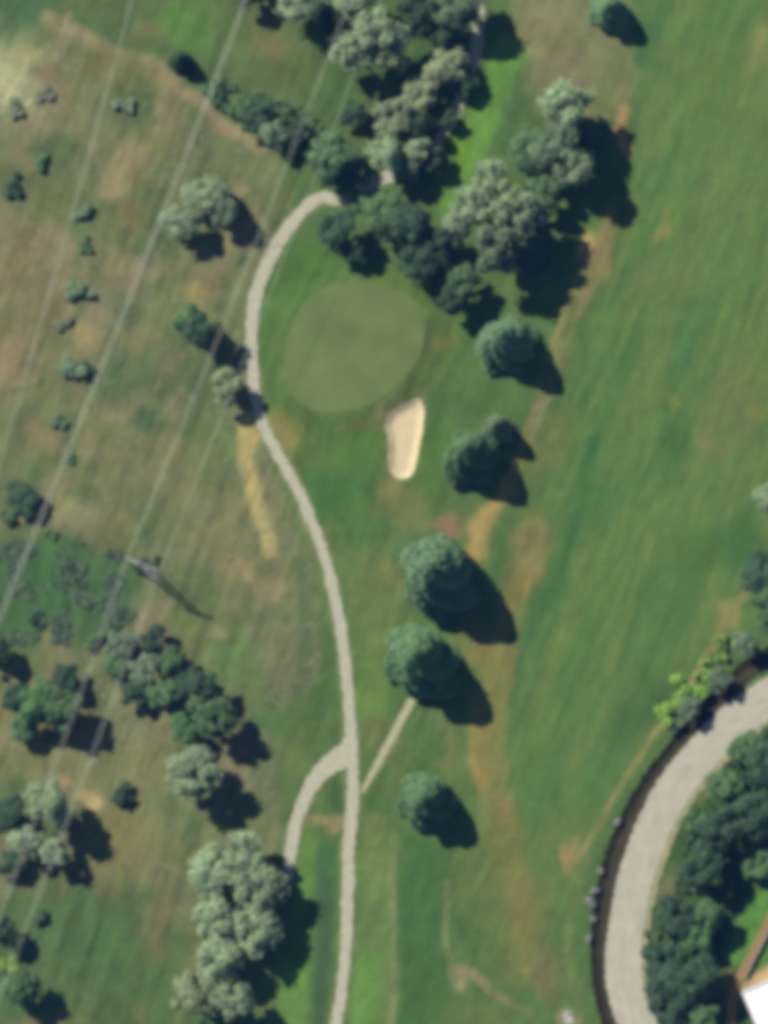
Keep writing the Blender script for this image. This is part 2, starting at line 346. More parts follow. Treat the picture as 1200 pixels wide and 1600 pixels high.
# overall fine mottling, and streaks the way the mowers and wind run
al = PY * math.cos(.366) - PX * math.sin(.366)
st = .6 * fbm(u * .11, al * .016, 1.0, 97, 4) + .4 * fbm(u * .2, al * .05, 1.0, 98, 3)
fine = fbm(X, Y, 2.4, 101, 3)
C = C * (1 + (.75 + .25 * RM) * (st - .5) + (.36 - .2 * fm) * (fine - .5))[..., None]
hue = fbm(X, Y, 7, 111, 3) - .5
C[..., 0] *= 1 + .12 * hue; C[..., 2] *= 1 - .12 * hue
C[..., 0] *= 1 - .045 * RM; C[..., 1] *= 1 + .015 * RM; C[..., 2] *= 1 - .04 * RM     # the rough is olive, not brown
C = np.clip(C, 0.004, 0.85)

# ------------------------------------------------------------------ materials
def mat_new(name, rough=0.9, spec=0.15):
    m = bpy.data.materials.new(name); m.use_nodes = True
    n = m.node_tree.nodes; b = n['Principled BSDF']
    b.inputs['Roughness'].default_value = rough
    b.inputs['Specular IOR Level'].default_value = spec
    return m, n, m.node_tree.links, b
def noisy(name, c, var=0.25, scale=1.5, rough=0.9, bump=0.0, spec=0.15, streak=None):
    m, n, l, b = mat_new(name, rough, spec)
    a = alb(c) if max(c) > 1 else np.array(c)
    tc = n.new('ShaderNodeTexCoord'); nz = n.new('ShaderNodeTexNoise')
    nz.inputs['Scale'].default_value = scale; nz.inputs['Detail'].default_value = 5
    l.new(tc.outputs['Object'], nz.inputs['Vector'])
    r = n.new('ShaderNodeValToRGB')
    r.color_ramp.elements[0].position = .3; r.color_ramp.elements[1].position = .7
    r.color_ramp.elements[0].color = (*np.clip(a * (1 - var), 0, 1), 1); r.color_ramp.elements[1].color = (*np.clip(a * (1 + var), 0, .9), 1)
    l.new(nz.outputs['Fac'], r.inputs['Fac']); l.new(r.outputs[0], b.inputs['Base Color'])
    if bump:
        bp = n.new('ShaderNodeBump'); bp.inputs['Strength'].default_value = bump; bp.inputs['Distance'].default_value = 0.1
        l.new(nz.outputs['Fac'], bp.inputs['Height']); l.new(bp.outputs[0], b.inputs['Normal'])
    return m
def turf_material():
    m, n, l, b = mat_new('turf', 0.95, 0.1)
    at = n.new('ShaderNodeAttribute'); at.attribute_name = 'turf_colour'
    geo = n.new('ShaderNodeNewGeometry')
    nz = n.new('ShaderNodeTexNoise'); nz.inputs['Scale'].default_value = 1.7; nz.inputs['Detail'].default_value = 6
    l.new(geo.outputs['Position'], nz.inputs['Vector'])
    mp = n.new('ShaderNodeMapRange'); mp.inputs['From Min'].default_value = .3; mp.inputs['From Max'].default_value = .7
    mp.inputs['To Min'].default_value = .82; mp.inputs['To Max'].default_value = 1.18
    l.new(nz.outputs['Fac'], mp.inputs['Value'])
    vm = n.new('ShaderNodeVectorMath'); vm.operation = 'SCALE'
    l.new(at.outputs['Color'], vm.inputs[0]); l.new(mp.outputs[0], vm.inputs['Scale'])
    l.new(vm.outputs[0], b.inputs['Base Color'])
    bp = n.new('ShaderNodeBump'); bp.inputs['Strength'].default_value = .35; bp.inputs['Distance'].default_value = .12
    l.new(nz.outputs['Fac'], bp.inputs['Height']); l.new(bp.outputs[0], b.inputs['Normal'])
    return m
def leaf_material(name, c, var=0.45, trans=0.25):
    m, n, l, b = mat_new(name, 0.65, 0.25)
    a = np.array(c)
    geo = n.new('ShaderNodeNewGeometry'); oi = n.new('ShaderNodeObjectInfo')
    nz = n.new('ShaderNodeTexNoise'); nz.inputs['Scale'].default_value = .45; nz.inputs['Detail'].default_value = 3
    l.new(geo.outputs['Position'], nz.inputs['Vector'])
    ad = n.new('ShaderNodeMath'); ad.operation = 'MULTIPLY_ADD'; ad.inputs[1].default_value = .45
    l.new(geo.outputs['Random Per Island'], ad.inputs[0])
    mu = n.new('ShaderNodeMath'); mu.operation = 'MULTIPLY'; mu.inputs[1].default_value = .55
    l.new(nz.outputs['Fac'], mu.inputs[0]); l.new(mu.outputs[0], ad.inputs[2])
    r = n.new('ShaderNodeValToRGB'); e = r.color_ramp.elements
    e[0].position = .15; e[1].position = .85
    e[0].color = (*(a * np.array([1 - var * 1.1, 1 - var, 1 - var * .9])), 1)
    e[1].color = (*np.clip(a * np.array([1 + var, 1 + var * .9, 1 + var * .8]), 0, .8), 1)
    l.new(ad.outputs[0], r.inputs['Fac'])
    hs = n.new('ShaderNodeHueSaturation')
    mr = n.new('ShaderNodeMapRange'); mr.inputs['To Min'].default_value = .86; mr.inputs['To Max'].default_value = 1.14
    l.new(oi.outputs['Random'], mr.inputs['Value']); l.new(mr.outputs[0], hs.inputs['Value'])
    l.new(r.outputs[0], hs.inputs['Color']); l.new(hs.outputs[0], b.inputs['Base Color'])
    tr = n.new('ShaderNodeBsdfTranslucent'); mx = n.new('ShaderNodeMixShader'); mx.inputs[0].default_value = trans
    l.new(hs.outputs[0], tr.inputs['Color'])
    l.new(b.outputs[0], mx.inputs[1]); l.new(tr.outputs[0], mx.inputs[2])
    l.new(mx.outputs[0], n['Material Output'].inputs['Surface'])
    return m
M = dict(
    turf=turf_material(),
    sand=noisy('bunker_sand', (226, 208, 168), .06, .8, .95, .2),
    gravel=noisy('path_gravel', (193, 190, 166), .13, 1.1, .95, .25),
    spur=noisy('worn_path', (184, 184, 146), .14, 1.2, .95, .2),
    road=noisy('pale_road', (192, 188, 167), .11, .35, .95, .2),
    track=noisy('worn_wheel_track', (195, 191, 171), .10, .3, .95, .2),
    verge=noisy('road_shoulder', (166, 166, 128), .2, 1.0, .95, .2),
    green=noisy('putting_turf', (111, 131, 80), .16, .13, .9, .1),
    mud=noisy('ditch_mud', (58, 56, 46), .35, .8, .8, .3),
    dirt=noisy('foot_path_dirt', (160, 134, 98), .15, 1.2, .95, .2),
    bark=noisy('bark', (0.09, 0.07, 0.05), .3, 3, .95, .3),
    rock=noisy('grey_rock', (0.16, 0.16, 0.145), .25, 2.0, .85, .3),
    wire=noisy('aluminium_wire', (0.58, 0.60, 0.48), .05, 1, .6),
    steel=noisy('galvanised_steel', (0.30, 0.31, 0.30), .12, 1, .55, 0, .5),
    ceramic=noisy('insulator_glaze', (0.20, 0.12, 0.08), .1, 1, .3, 0, .5),
    roof=noisy('white_roof_membrane', (0.8, 0.8, 0.79), .03, .4, .7),
    wall=noisy('cream_render', (0.62, 0.58, 0.5), .06, 1.0, .9),
    stone=noisy('brown_wall_stone', (0.21, 0.17, 0.125), .3, 1.5, .95, .3),
    concrete=noisy('pale_concrete', (0.33, 0.31, 0.28), .12, 1.0, .9),
    frame=noisy('grey_window_frame', (0.3, 0.3, 0.3), .05, 1, .5),
    pale=leaf_material('silver_green_leaves', (0.255, 0.345, 0.18), .42),
    olive=leaf_material('pale_olive_leaves', (0.25, 0.315, 0.155), .42),
    blue=leaf_material('blue_green_needles', (0.11, 0.19, 0.088), .3, .06),
    spruce=leaf_material('deep_green_needles', (0.092, 0.172, 0.066), .3, .06),
    mid=leaf_material('mid_green_leaves', (0.105, 0.19, 0.07)),
    dark=leaf_material('dark_green_leaves', (0.05, 0.10, 0.046), .5),
    grey=leaf_material('grey_green_leaves', (0.15, 0.22, 0.115), .42),
    lime=leaf_material('yellow_green_leaves', (0.21, 0.36, 0.06)),
    fresh=leaf_material('fresh_green_leaves', (0.095, 0.195, 0.06)),
    scrub=leaf_material('scrub_leaves', (0.085, 0.135, 0.068), .35, .1),
    dry=leaf_material('dry_weeds', (0.145, 0.16, 0.092), .25, .1),
)
gm, gn, gl, gb = mat_new('window_glass', 0.08, 0.5); gb.inputs['Base Color'].default_value = (.03, .04, .05, 1); M['glass'] = gm

# ------------------------------------------------------------------ ground sheet
Z = height(X, Y)
edge = np.maximum(np.abs(X) - 84, np.abs(Y) - 108)
Z = np.where(edge > 0, Z * 0.6, Z)
ny, nx = X.shape
idx = np.arange(nx * ny).reshape(ny, nx)
quads = np.stack([idx[:-1, :-1], idx[:-1, 1:], idx[1:, 1:], idx[1:, :-1]], -1).reshape(-1, 4)
gme = bpy.data.meshes.new('ground')
gme.vertices.add(nx * ny); gme.vertices.foreach_set('co', np.stack([X, Y, Z], -1).astype(np.float32).ravel())
gme.loops.add(quads.size); gme.loops.foreach_set('vertex_index', quads.ravel().astype(np.int32))
gme.polygons.add(len(quads)); gme.polygons.foreach_set('loop_start', np.arange(0, quads.size, 4, dtype=np.int32))
gme.polygons.foreach_set('use_smooth', np.ones(len(quads), bool))
gme.update()
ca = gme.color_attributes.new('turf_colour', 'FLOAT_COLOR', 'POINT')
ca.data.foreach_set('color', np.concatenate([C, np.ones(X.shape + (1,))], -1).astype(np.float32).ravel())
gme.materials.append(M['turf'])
ground = bpy.data.objects.new('ground', gme); COL.objects.link(ground)
structure(ground)

def patch(name, outline, mat, off, rings=9, n=96, ragged=0.12):
    c = outline.mean(0)
    pl = np.vstack([outline, outline[:1]])
    d = np.r_[0, np.cumsum(np.linalg.norm(np.diff(pl, axis=0), axis=1))]
    t = np.linspace(0, d[-1], n, endpoint=False)
    ring = np.stack([np.interp(t, d, pl[:, 0]), np.interp(t, d, pl[:, 1])], -1)
    for _ in range(3): ring = .25 * np.roll(ring, 1, 0) + .5 * ring + .25 * np.roll(ring, -1, 0)
    ring = ring + rng.normal(0, ragged, ring.shape)
    V, F = [], []
    for k in range(1, rings + 1):
        p = c + (ring - c) * k / rings
        z = height(p[:, 0], p[:, 1]) + off
        V += [(x, y, zz) for (x, y), zz in zip(p, z)]
    V.append((c[0], c[1], float(height(c[0], c[1])) + off)); ci = len(V) - 1
    for i in range(n):
        F.append((ci, i, (i + 1) % n))
        for k in range(rings - 1):
            a, b = k * n + i, k * n + (i + 1) % n
            F.append((a, a + n, b + n, b))
    o = mesh_obj(name, V, F, mat, None, True)
    if sum(p.normal.z for p in o.data.polygons) < 0: o.data.flip_normals()
    return structure(o)
patch('putting_green', GREEN, M['green'], 0.05)
patch('bunker', BUNKER, M['sand'], 0.07, rings=12, ragged=0.07)

def ribbon(name, pts, width, mat, off, across=4, jit=0.12, step=0.6, z_fn=height):
    P = spline(pts, step)
    T = np.gradient(P, axis=0); T /= np.linalg.norm(T, axis=1)[:, None] + 1e-9
    N = np.stack([-T[:, 1], T[:, 0]], -1)
    w = np.interp(np.linspace(0, 1, len(P)), np.linspace(0, 1, len(width)), width) * S / 2 if hasattr(width, '__len__') else np.full(len(P), width * S / 2)
    L = w + rng.normal(0, jit, len(P)); R = w + rng.normal(0, jit, len(P))
    V, F = [], []
    m = across + 1
    for i in range(len(P)):
        for j in range(m):
            t = j / across
            q = P[i] + N[i] * (-R[i] * (1 - t) + L[i] * t)
            V.append((q[0], q[1], 0.0))
    A = np.array(V); A[:, 2] = z_fn(A[:, 0], A[:, 1]) + off
    for i in range(len(P) - 1):
        for j in range(across):
            a = i * m + j
            F.append((a, a + 1, a + m + 1, a + m))
    o = mesh_obj(name, A, F, mat, None, True)
    if sum(p.normal.z for p in o.data.polygons) < 0: o.data.flip_normals()
    return structure(o)
ribbon('cart_path', PATH, [18, 21, 21, 18, 16, 17, 16, 17, 17, 18, 19, 18, 17, 17], M['gravel'], 0.055, jit=.13, step=.7)
ribbon('cart_path', PATH_N, [20, 18, 18, 20, 20], M['gravel'], 0.047, jit=.14)
ribbon('cart_path', FORK, [14, 38, 28, 22, 20, 19, 18, 18], M['gravel'], 0.051, jit=.10)
ribbon('foot_path', SPUR, [8, 11, 13, 12], M['spur'], 0.043, jit=.08)
ribbon('road_shoulder', [(x + 8, y + 5) for x, y in ROAD], 55, M['verge'], 0.10, jit=.14, z_fn=lambda x, y: height(x, y, False))
ribbon('road', ROAD, [58, 58, 56, 54, 54, 56, 58], M['road'], 0.14, across=6, jit=.12, step=.5, z_fn=lambda x, y: height(x, y, False))
for k_ in (-11, 9):
    ribbon('wheel_track', [(x + k_ * .85, y + k_ * .5) for x, y in ROAD], 7, M['track'], 0.155, across=2, jit=.13, z_fn=lambda x, y: height(x, y, False))
ribbon('drainage_ditch', [(x + 3, y + 2) for x, y in DITCH], 31, M['mud'], 0.05, across=8, jit=.18, step=.5)
ribbon('foot_path', [(1262,1330),(1218,1405),(1190,1462),(1168,1505),(1150,1540),(1143,1580),(1146,1640)], [12, 12, 13, 14, 15], M['dirt'], 0.05, jit=.1)

# ------------------------------------------------------------------ foliage
def leaf_mesh(name, P, Nn, size, droop=0.0):
    """a leaf-clump card (bent, two quads) at each point P, facing about Nn"""
    n = len(P)
    Nn = Nn / (np.linalg.norm(Nn, axis=1)[:, None] + 1e-9)
    r = rng.normal(size=(n, 3)); U = np.cross(Nn, r); U /= np.linalg.norm(U, axis=1)[:, None] + 1e-9
    V = np.cross(Nn, U)
    s = (size * rng.uniform(.55, 1.25, n))[:, None]; a = rng.uniform(.5, .95, n)[:, None]
    bend = Nn * s * rng.uniform(.1, .35, n)[:, None]
    q = np.stack([P - U*s - V*s*a*.6 - bend, P - V*s*a, P + U*s - V*s*a*.5 - bend, P + U*s*.9 + V*s*a*.7 - bend, P + V*s*a, P - U*s*.8 + V*s*a*.6 - bend], 1)
    co = q.reshape(-1, 3)
    b = (np.arange(n) * 6)[:, None]
    f = np.concatenate([b + np.array([[0, 1, 4, 5]]), b + np.array([[1, 2, 3, 4]])], 1).reshape(-1, 4)
    me = bpy.data.meshes.new(name)
    me.vertices.add(len(co)); me.vertices.foreach_set('co', co.astype(np.float32).ravel())
    me.loops.add(f.size); me.loops.foreach_set('vertex_index', f.ravel().astype(np.int32))
    me.polygons.add(len(f)); me.polygons.foreach_set('loop_start', np.arange(0, f.size, 4, dtype=np.int32))
    me.update()
    me.materials.append(M['mid'])
    return me
def conifer_crown(h, r, n, seed):
    g = np.random.default_rng(seed)
    t = 1 - (g.random(n) * .995)**.62                           # more needles low down
    t = .06 + .94 * t
    th = g.random(n) * 2 * math.pi
    k = g.integers(5, 8)
    lob = 1 + .15 * np.sin(th * k + t * 14 + g.random() * 6) + .13 * np.sin(th * 2 + t * 5 + g.random() * 6)
    prof = (.24 * (1 - t**8) + .76 * (1 - t)**.9) * np.minimum(1, .82 + t * 2.0) + .01
    rad = r * prof * lob * (1 - .45 * g.random(n)**2.2)
    P = np.stack([rad * np.cos(th), rad * np.sin(th), t * h - .10 * rad], -1)
    Nn = np.stack([np.cos(th) * .75, np.sin(th) * .75, np.full(n, .45)], -1) + g.normal(0, .30, (n, 3))
    return P, Nn
def broad_crown(h, r, n, seed, lobes=13, base=.22, flat=1.0):
    g = np.random.default_rng(seed)
    Pl, Nl = [], []
    cz = h * (base + 1) / 2; hz = h * (1 - base) / 2
    for i in range(lobes):
        d = g.normal(size=3); d /= np.linalg.norm(d); d[2] = abs(d[2]) * .9 - .25
        f = g.uniform(.5, 1.0) if i else 0
        c = np.array([d[0] * r * f, d[1] * r * f, cz + d[2] * hz * f * 1.15])
        lr = r * g.uniform(.15, .38); lz = lr * min(1.25, hz / r) * g.uniform(.7, 1.0) * flat
        m = n // lobes
        q = g.normal(size=(m, 3)); q /= np.linalg.norm(q, axis=1)[:, None]
        q[:, 2] = np.where(g.random(m) < .75, np.abs(q[:, 2]), q[:, 2])
        sh = 1 - .55 * g.random(m)**2
        wild = g.random(m) < .32
        sh = np.where(wild, sh * g.uniform(1.0, 1.55, m), sh)
        bump = 1 + .16 * np.sin(q[:, 0] * 5 + i) * np.sin(q[:, 1] * 6 + 2 * i)
        Pl.append(c + q * np.array([lr, lr, lz]) * (sh * bump)[:, None])
        Nl.append(q + np.array([0, 0, .35]) + g.normal(0, .45, (m, 3)))
    P = np.vstack(Pl); P[:, 2] = np.maximum(P[:, 2], h * .06)
    return P, np.vstack(Nl)
def trunk_mesh(name, h, r, top, limbs, seed, spread):
    g = random.Random(seed); b = MB()
    b.bar((0, 0, -.4), (0, 0, h * .3), r * 1.25, r * .85, 8); b.bar((0, 0, h * .3), (g.uniform(-.1, .1), g.uniform(-.1, .1), h * top), r * .85, r * .2, 7)
    for i in range(limbs):
        z = h * (.18 + .5 * i / max(1, limbs)); a = i * 2.4 + g.random()
        L = spread * g.uniform(.5, .75)
        b.bar((0, 0, z), (math.cos(a) * L, math.sin(a) * L, z + L * .55), r * .45, r * .1, 5)
    me = bpy.data.meshes.new(name); me.from_pydata(b.v, [], b.f); me.update(); me.materials.append(M['bark'])
    return me
# unit models: conifer radius 5.5 m / height 17 m; broadleaf radius 4.5 / height 12; shrub radius 2 / height 2.4
CON = [(leaf_mesh('crown', *conifer_crown(17, 5.5, 6500, 100 + i), .35), trunk_mesh('trunk', 17, .34, .93, 8, i, 4.6)) for i in range(4)]
BRO = [(leaf_mesh('crown', *broad_crown(12, 4.5, 7500, 200 + i, 25 + i % 6), .30), trunk_mesh('trunk', 12, .30, .72, 7, 10 + i, 4.0)) for i in range(8)]
SHR = [(leaf_mesh('foliage', *broad_crown(2.6, 2.0, 1100, 300 + i, 7, .0), .24), trunk_mesh('stem', 2.6, .09, .7, 5, 30 + i, 1.5)) for i in range(6)]

def plant(px, py, r_px, kind, mat, label, group, hf=1.0):
    """r_px crown radius in photograph pixels, hf stretches the height"""
    pool, ur, nm, cat = {'c': (CON, 5.5, 'conifer_tree', 'tree'), 'b': (BRO, 4.5, 'broadleaf_tree', 'tree'), 's': (SHR, 2.0, 'shrub', 'shrub')}[kind]
    cm, tm = pool[random.randrange(len(pool))]
    sxy = r_px * S / ur
    hf *= {'c': .71, 'b': .75, 's': .55}[kind]                   # measured from the shadows
    x, y = W(px, py, sxy * hf * {'c': 4.5, 'b': 6.0, 's': 1.0}[kind])
    root = empty(nm, (x, y, float(height(x, y)) - .05), random.uniform(0, 2 * math.pi))
    root.scale = (sxy * random.uniform(.93, 1.07), sxy * random.uniform(.93, 1.07), sxy * hf)
    for me in (tm, cm):
        o = bpy.data.objects.new(me.name.split('.')[0], me); COL.objects.link(o); o.parent = root
        if me is cm:
            o.material_slots[0].link = 'OBJECT'; o.material_slots[0].material = M[mat]
    tag(root, label, cat, group)
    return root

FA = 'cone-shaped trees along the fairway edge'
GR = 'trees of the grove above the putting green'
RO = 'scattered trees and shrubs in the dry rough'
TL = 'trees of the lower left thicket'
BG = 'big pale trees at the bottom left of the cart path'
RD = 'trees beside the curving pale road'
PLANTS = [
 # conifers along the fairway
 (790,536,48,'c','blue','blue-green conical tree directly right of the putting green with a broad wedge shadow',FA,.92),
 (735,712,48,'c','spruce','conical green tree right of the sand bunker, larger of the pair there',FA,.9),
 (778,670,25,'c','grey','small pale conical tree touching the larger conical tree right of the bunker',FA,1.15),
 (684,900,60,'c','blue','tallest conical tree with a huge dark shadow, upper of the stacked pair',FA,.98),
 (657,1034,57,'c','spruce','tall conical tree at the upper end of the narrow foot path',FA,.95),
 (667,1254,48,'c','spruce','lone conical tree right of the cart path fork, in the lower middle',FA,.78),
 (952,20,32,'c','blue','lone conical tree at the top edge beside the fairway',FA,.9),
 # grove right of and above the green
 (768,288,36,'b','pale','pale silver-green tree at the lower end of the bright mown strip',GR,1.15),
 (736,332,38,'b','pale','wide pale tree at the left end of the big grove shadow, below the bright strip',GR,1.15),
 (808,340,38,'b','pale','pale rounded tree jutting right over the largest dark shadow above the green',GR,1.5),
 (776,392,36,'b','grey','grey-green tree at the bottom of the pale cluster with the largest shadow',GR,1.5),
 (826,392,34,'c','dark','dark conical tree inside the largest shadow patch above the green',GR,1.0),
 (884,172,40,'b','pale','pale tree at the top of the right-hand grove cluster below the dry patch',GR,1.25),
 (872,232,38,'b','grey','dull grey-green tree in the middle of the right-hand grove cluster',GR,1.3),
 (900,262,30,'b','pale','small pale tree at the right of the right-hand grove cluster, above a long shadow',GR,1.5),
 (914,205,28,'c','dark','dark conical tree on the fairway side of the right-hand grove cluster',GR,1.0),
 (832,244,38,'b','mid','dull mid-green tree between the two pale clusters right of the bright strip',GR,.8),
 (850,300,30,'b','mid','mid-green tree between the right-hand cluster and the largest shadow',GR,1.0),
 (662,412,32,'b','dark','dark rounded tree at the upper right edge of the putting green',GR,1.0),
 (648,352,36,'b','dark','dark green tree between the path end and the pale cluster above the green',GR,1.0),
 (604,340,36,'b','mid','mid-green tree just right of where the cart path enters the grove',GR,.8),
 (532,362,32,'b','dark','dark round tree standing right of the cart path above the putting green',GR,1.0),
 (556,392,22,'b','dark','small dark tree at the top edge of the putting green',GR,.9),
 (556,302,24,'s','fresh','teal-green bush at the tip of the cart path',GR,1.0),
 (724,444,28,'b','mid','mid-green tree right of the green, next to the dark gap above the blue conical tree',GR,1.0),
 (704,470,24,'b','dark','small dark tree above left of the blue-green conical tree beside the green',GR,1.1),
 (694,378,26,'b','dark','dark tree filling the gap at the left foot of the pale cluster',GR,1.0),
 # grove along the top
 (602,244,30,'b','pale','pale grey-green tree above the path end, nearest to the small bare spot',GR,1.25),
 (652,238,22,'b','pale','small pale tree beside the big shadow left of the bright strip',GR,1.25),
 (634,268,20,'b','grey','small greyish tree directly right of the bare spot at the path end',GR,1.2),
 (616,182,32,'b','olive','yellowish pale tree in the middle of the upper grove',GR,1.1),
 (660,150,30,'b','olive','pale olive tree between the yellowish tree and the upper grove path',GR,.85),
 (698,106,33,'b','olive','pale olive tree left of the pale opening in the upper grove',GR,.85),
 (652,196,24,'b','dark','dark tree in the shaded heart of the upper grove',GR,1.1),
 (596,52,40,'b','pale','broad pale tree near the top edge with the largest shadow of the upper grove',GR,1.25),
 (556,84,38,'b','pale','pale tree below left of the broad pale tree near the top',GR,1.1),
 (612,92,24,'b','olive','small pale tree at the right foot of the broad pale tree near the top',GR,1.6),
 (476,8,34,'b','pale','pale tree cut by the top edge, leftmost of the upper grove',GR,1.1),
 (556,2,30,'b','pale','pale tree cut by the top edge between two dark shadows',GR,1.2),
 (512,30,22,'b','dark','small dark tree between the two leftmost pale trees at the top edge',GR,1.0),
 (726,14,38,'b','grey','grey-green tree at the top edge, rightmost of the upper grove',GR,1.1),
 (656,22,36,'b','dark','dark green tree at the top edge in the middle of the upper grove',GR,1.0),
 (692,56,26,'b','dark','dark tree below the rightmost grey-green tree of the upper grove',GR,1.0),
 (392,-12,26,'b','dark','dark tree cut by the top edge beside the overhead cable',GR,1.0),
 (552,180,20,'b','dark','small dark tree left of the yellowish tree of the upper grove',GR,.8),
 (520,242,34,'b','mid','mid-green tree above the end of the cart path',GR,.9),
 (524,270,24,'b','dark','dark tree overhanging the bend at the end of the cart path',GR,1.0),
 (722,128,22,'b','dark','small dark tree overhanging the upper grove path beside the bright strip',GR,.8),
 (676,250,22,'b','dark','small dark tree between the grove path and the top of the bright strip',GR,.9),
 (704,188,15,'b','dark','tiny dark tree at the left edge of the bright mown strip',GR,.9),
 # hedge line running up left from the path end
 (328,142,14,'s','fresh','bright green bush under the overhead cable at the corner of the hedge line',RO,1.1),
 (348,158,15,'s','dark','dark bush next to the bright one at the corner of the hedge line',RO,1.1),
 (374,170,20,'s','mid','mid-green bush third from the upper end of the hedge line',RO,1.1),
 (402,186,24,'b','dark','dark small tree in the middle of the hedge line',RO,.8),
 (432,176,20,'s','mid','mid-green bush on the upper side of the hedge line',RO,1.1),
 (432,212,26,'b','grey','grey-green small tree at the lower end of the hedge line',RO,.9),
 (464,208,20,'b','dark','dark small tree ending the hedge line towards the grove',RO,1.0),
 (284,98,21,'c','dark','narrow dark tree alone in the grass by the overhead cable, top left',RO,.95),
 # rough, upper left
 (196,166,19,'s','grey','grey-green bush beside the left overhead cable, upper left',RO,.9),
 (72,152,15,'s','dry','dull low bush right of the yellow patch, upper left',RO,.7),
 (24,172,20,'s','dry','dull low bush below the yellow patch at the left edge',RO,.7),
 (64,254,15,'s','mid','small green bush alone in the upper left rough',RO,1.1),
 (22,290,18,'s','dark','dark green bush near the left edge above the brown bare ground',RO,1.0),
 (132,332,16,'s','grey','greyish bush on the left overhead cable line, uppermost of the column',RO,1.0),
 (134,382,13,'s','mid','small green bush below the uppermost greyish one on the left cable line',RO,1.0),
 (124,456,19,'s','grey','pale grey bush near the left cable, right of the brown bare ground',RO,1.0),
 (96,506,17,'s','dry','dull scrub bush at the right edge of the brown bare ground',RO,.7),
 (112,574,25,'s','grey','wide grey-green bush crossed by the long overhead cable',RO,1.0),
 (138,574,12,'s','dark','small dark bush touching a wide grey-green bush under the long cable',RO,1.1),
 (94,656,15,'s','grey','small greyish bush below the wide grey-green bush on the long cable',RO,.9),
 (112,716,10,'s','mid','tiny bush on the long overhead cable left of centre',RO,.9),
 (322,306,32,'b','pale','pale tree at the top of the three-tree clump left of the cart path',RO,.85),
 (284,346,30,'b','pale','pale tree at the left of the three-tree clump left of the cart path',RO,.9),
 (352,330,24,'b','grey','grey-green tree at the right of the three-tree clump left of the cart path',RO,1.1),
 (292,494,22,'s','fresh','bright green bush above left of the tree shading the cart path',RO,1.1),
 (318,522,30,'b','dark','dark tree throwing its shadow onto the left edge of the cart path',RO,1.05),
 (356,604,28,'b','olive','pale olive tree whose shadow covers the cart path bend',RO,.95),
 (34,778,29,'b','dark','dark green low tree at the left edge above the lush hollow',RO,.5),
 (14,806,18,'s','mid','green bush at the left edge below the dark low tree',RO,.9),
 (80,836,12,'s','mid','small bush on the long cable at the top of the lush hollow',RO,.9),
 (58,970,13,'s','dark','small dark bush at the lower edge of the lush hollow',RO,1.0),
 (-6,1018,24,'b','dark','dark tree cut by the left edge below the lush hollow',TL,1.0),
 # thicket lower left
 (146,1000,18,'s','mid','green bush at the upper left end of the thicket',TL,1.0),
 (190,1008,24,'b','grey','grey-green small tree at the upper end of the thicket',TL,.7),
 (176,1040,22,'b','mid','mid-green small tree at the left flank of the thicket',TL,.7),
 (238,1000,22,'b','dark','dark small tree at the top corner of the thicket',TL,.9),
 (224,1048,26,'b','grey','greyish tree under the cables in the middle of the thicket',TL,.8),
 (268,1032,24,'b','mid','mid-green tree at the upper right flank of the thicket',TL,.9),
 (258,1084,26,'b','mid','mid-green tree in the lower middle of the thicket',TL,.9),
 (210,1084,22,'b','dark','dark tree at the lower left of the thicket',TL,.8),
 (296,1068,24,'b','dark','dark tree right of centre in the thicket',TL,.9),
 (324,1072,24,'b','dark','dark tree at the right shoulder of the thicket',TL,1.1),
 (288,1142,26,'b','fresh','bright green tree at the lower tip of the thicket',TL,.9),
 (340,1128,32,'b','mid','mid-green tree with a heavy shadow at the right tip of the thicket',TL,1.15),
 (312,1100,24,'b','mid','mid-green tree just above the bright one of the thicket',TL,.9),
 (62,1098,36,'b','fresh','rich green tree, largest of the clump at the left edge below the hollow',TL,.9),
 (98,1108,32,'b','mid','mid-green tree with a dark shadow at the right of the left-edge clump',TL,1.1),
 (104,1062,24,'b','dark','dark green tree at the top of the left-edge clump below the hollow',TL,.8),
 (28,1092,22,'b','dark','dark tree at the left of the left-edge clump below the hollow',TL,.9),
 (40,1140,22,'b','mid','mid-green tree at the bottom of the left-edge clump below the hollow',TL,.8),
 (194,1244,21,'s','dark','lone dark round bush between two pale trees, lower left',RO,1.2),
 (308,1214,40,'b','pale','lone pale tree below the thicket with a squarish dark shadow',TL,1.05),
 (272,1192,16,'s','pale','small pale bush at the upper left of the lone pale tree below the thicket',TL,1.2),
 (76,1256,38,'b','pale','pale tree at the left edge group, uppermost of it',TL,1.15),
 (44,1316,26,'b','pale','pale tree under the cable at the left edge group',TL,1.0),
 (88,1330,24,'b','pale','small pale tree at the lower right of the left edge group',TL,1.1),
 (14,1272,30,'b','dark','dark tree at the left edge beside the pale group',TL,.7),
 (18,1346,24,'b','dark','dark tree at the left edge below the pale group',TL,.7),
 (66,1434,13,'s','dark','small dark bush in the bottom left field',RO,1.2),
 (8,1456,24,'b','dark','dark tree cut by the left edge in the bottom left field',TL,1.0),
 (14,1512,17,'s','lime','bright yellow-green bush at the left edge, bottom left',RO,1.2),
 (34,1538,30,'b','mid','tree with a dark shadow in the bottom left corner',TL,1.0),
 # big pale trees bottom
 (326,1366,38,'b','pale','pale tree at the upper left of the big group by the forked path',BG,.9),
 (384,1338,36,'b','pale','pale tree at the top of the big group by the forked path',BG,1.0),
 (402,1392,40,'b','pale','pale tree at the right of the big group, shading the end of the fork',BG,1.0),
 (336,1434,40,'b','pale','pale tree at the left of the big group by the forked path',BG,.9),
 (396,1456,38,'b','pale','pale tree at the lower right of the big group by the forked path',BG,.95),
 (352,1498,36,'b','pale','pale tree at the bottom of the big group by the forked path',BG,1.0),
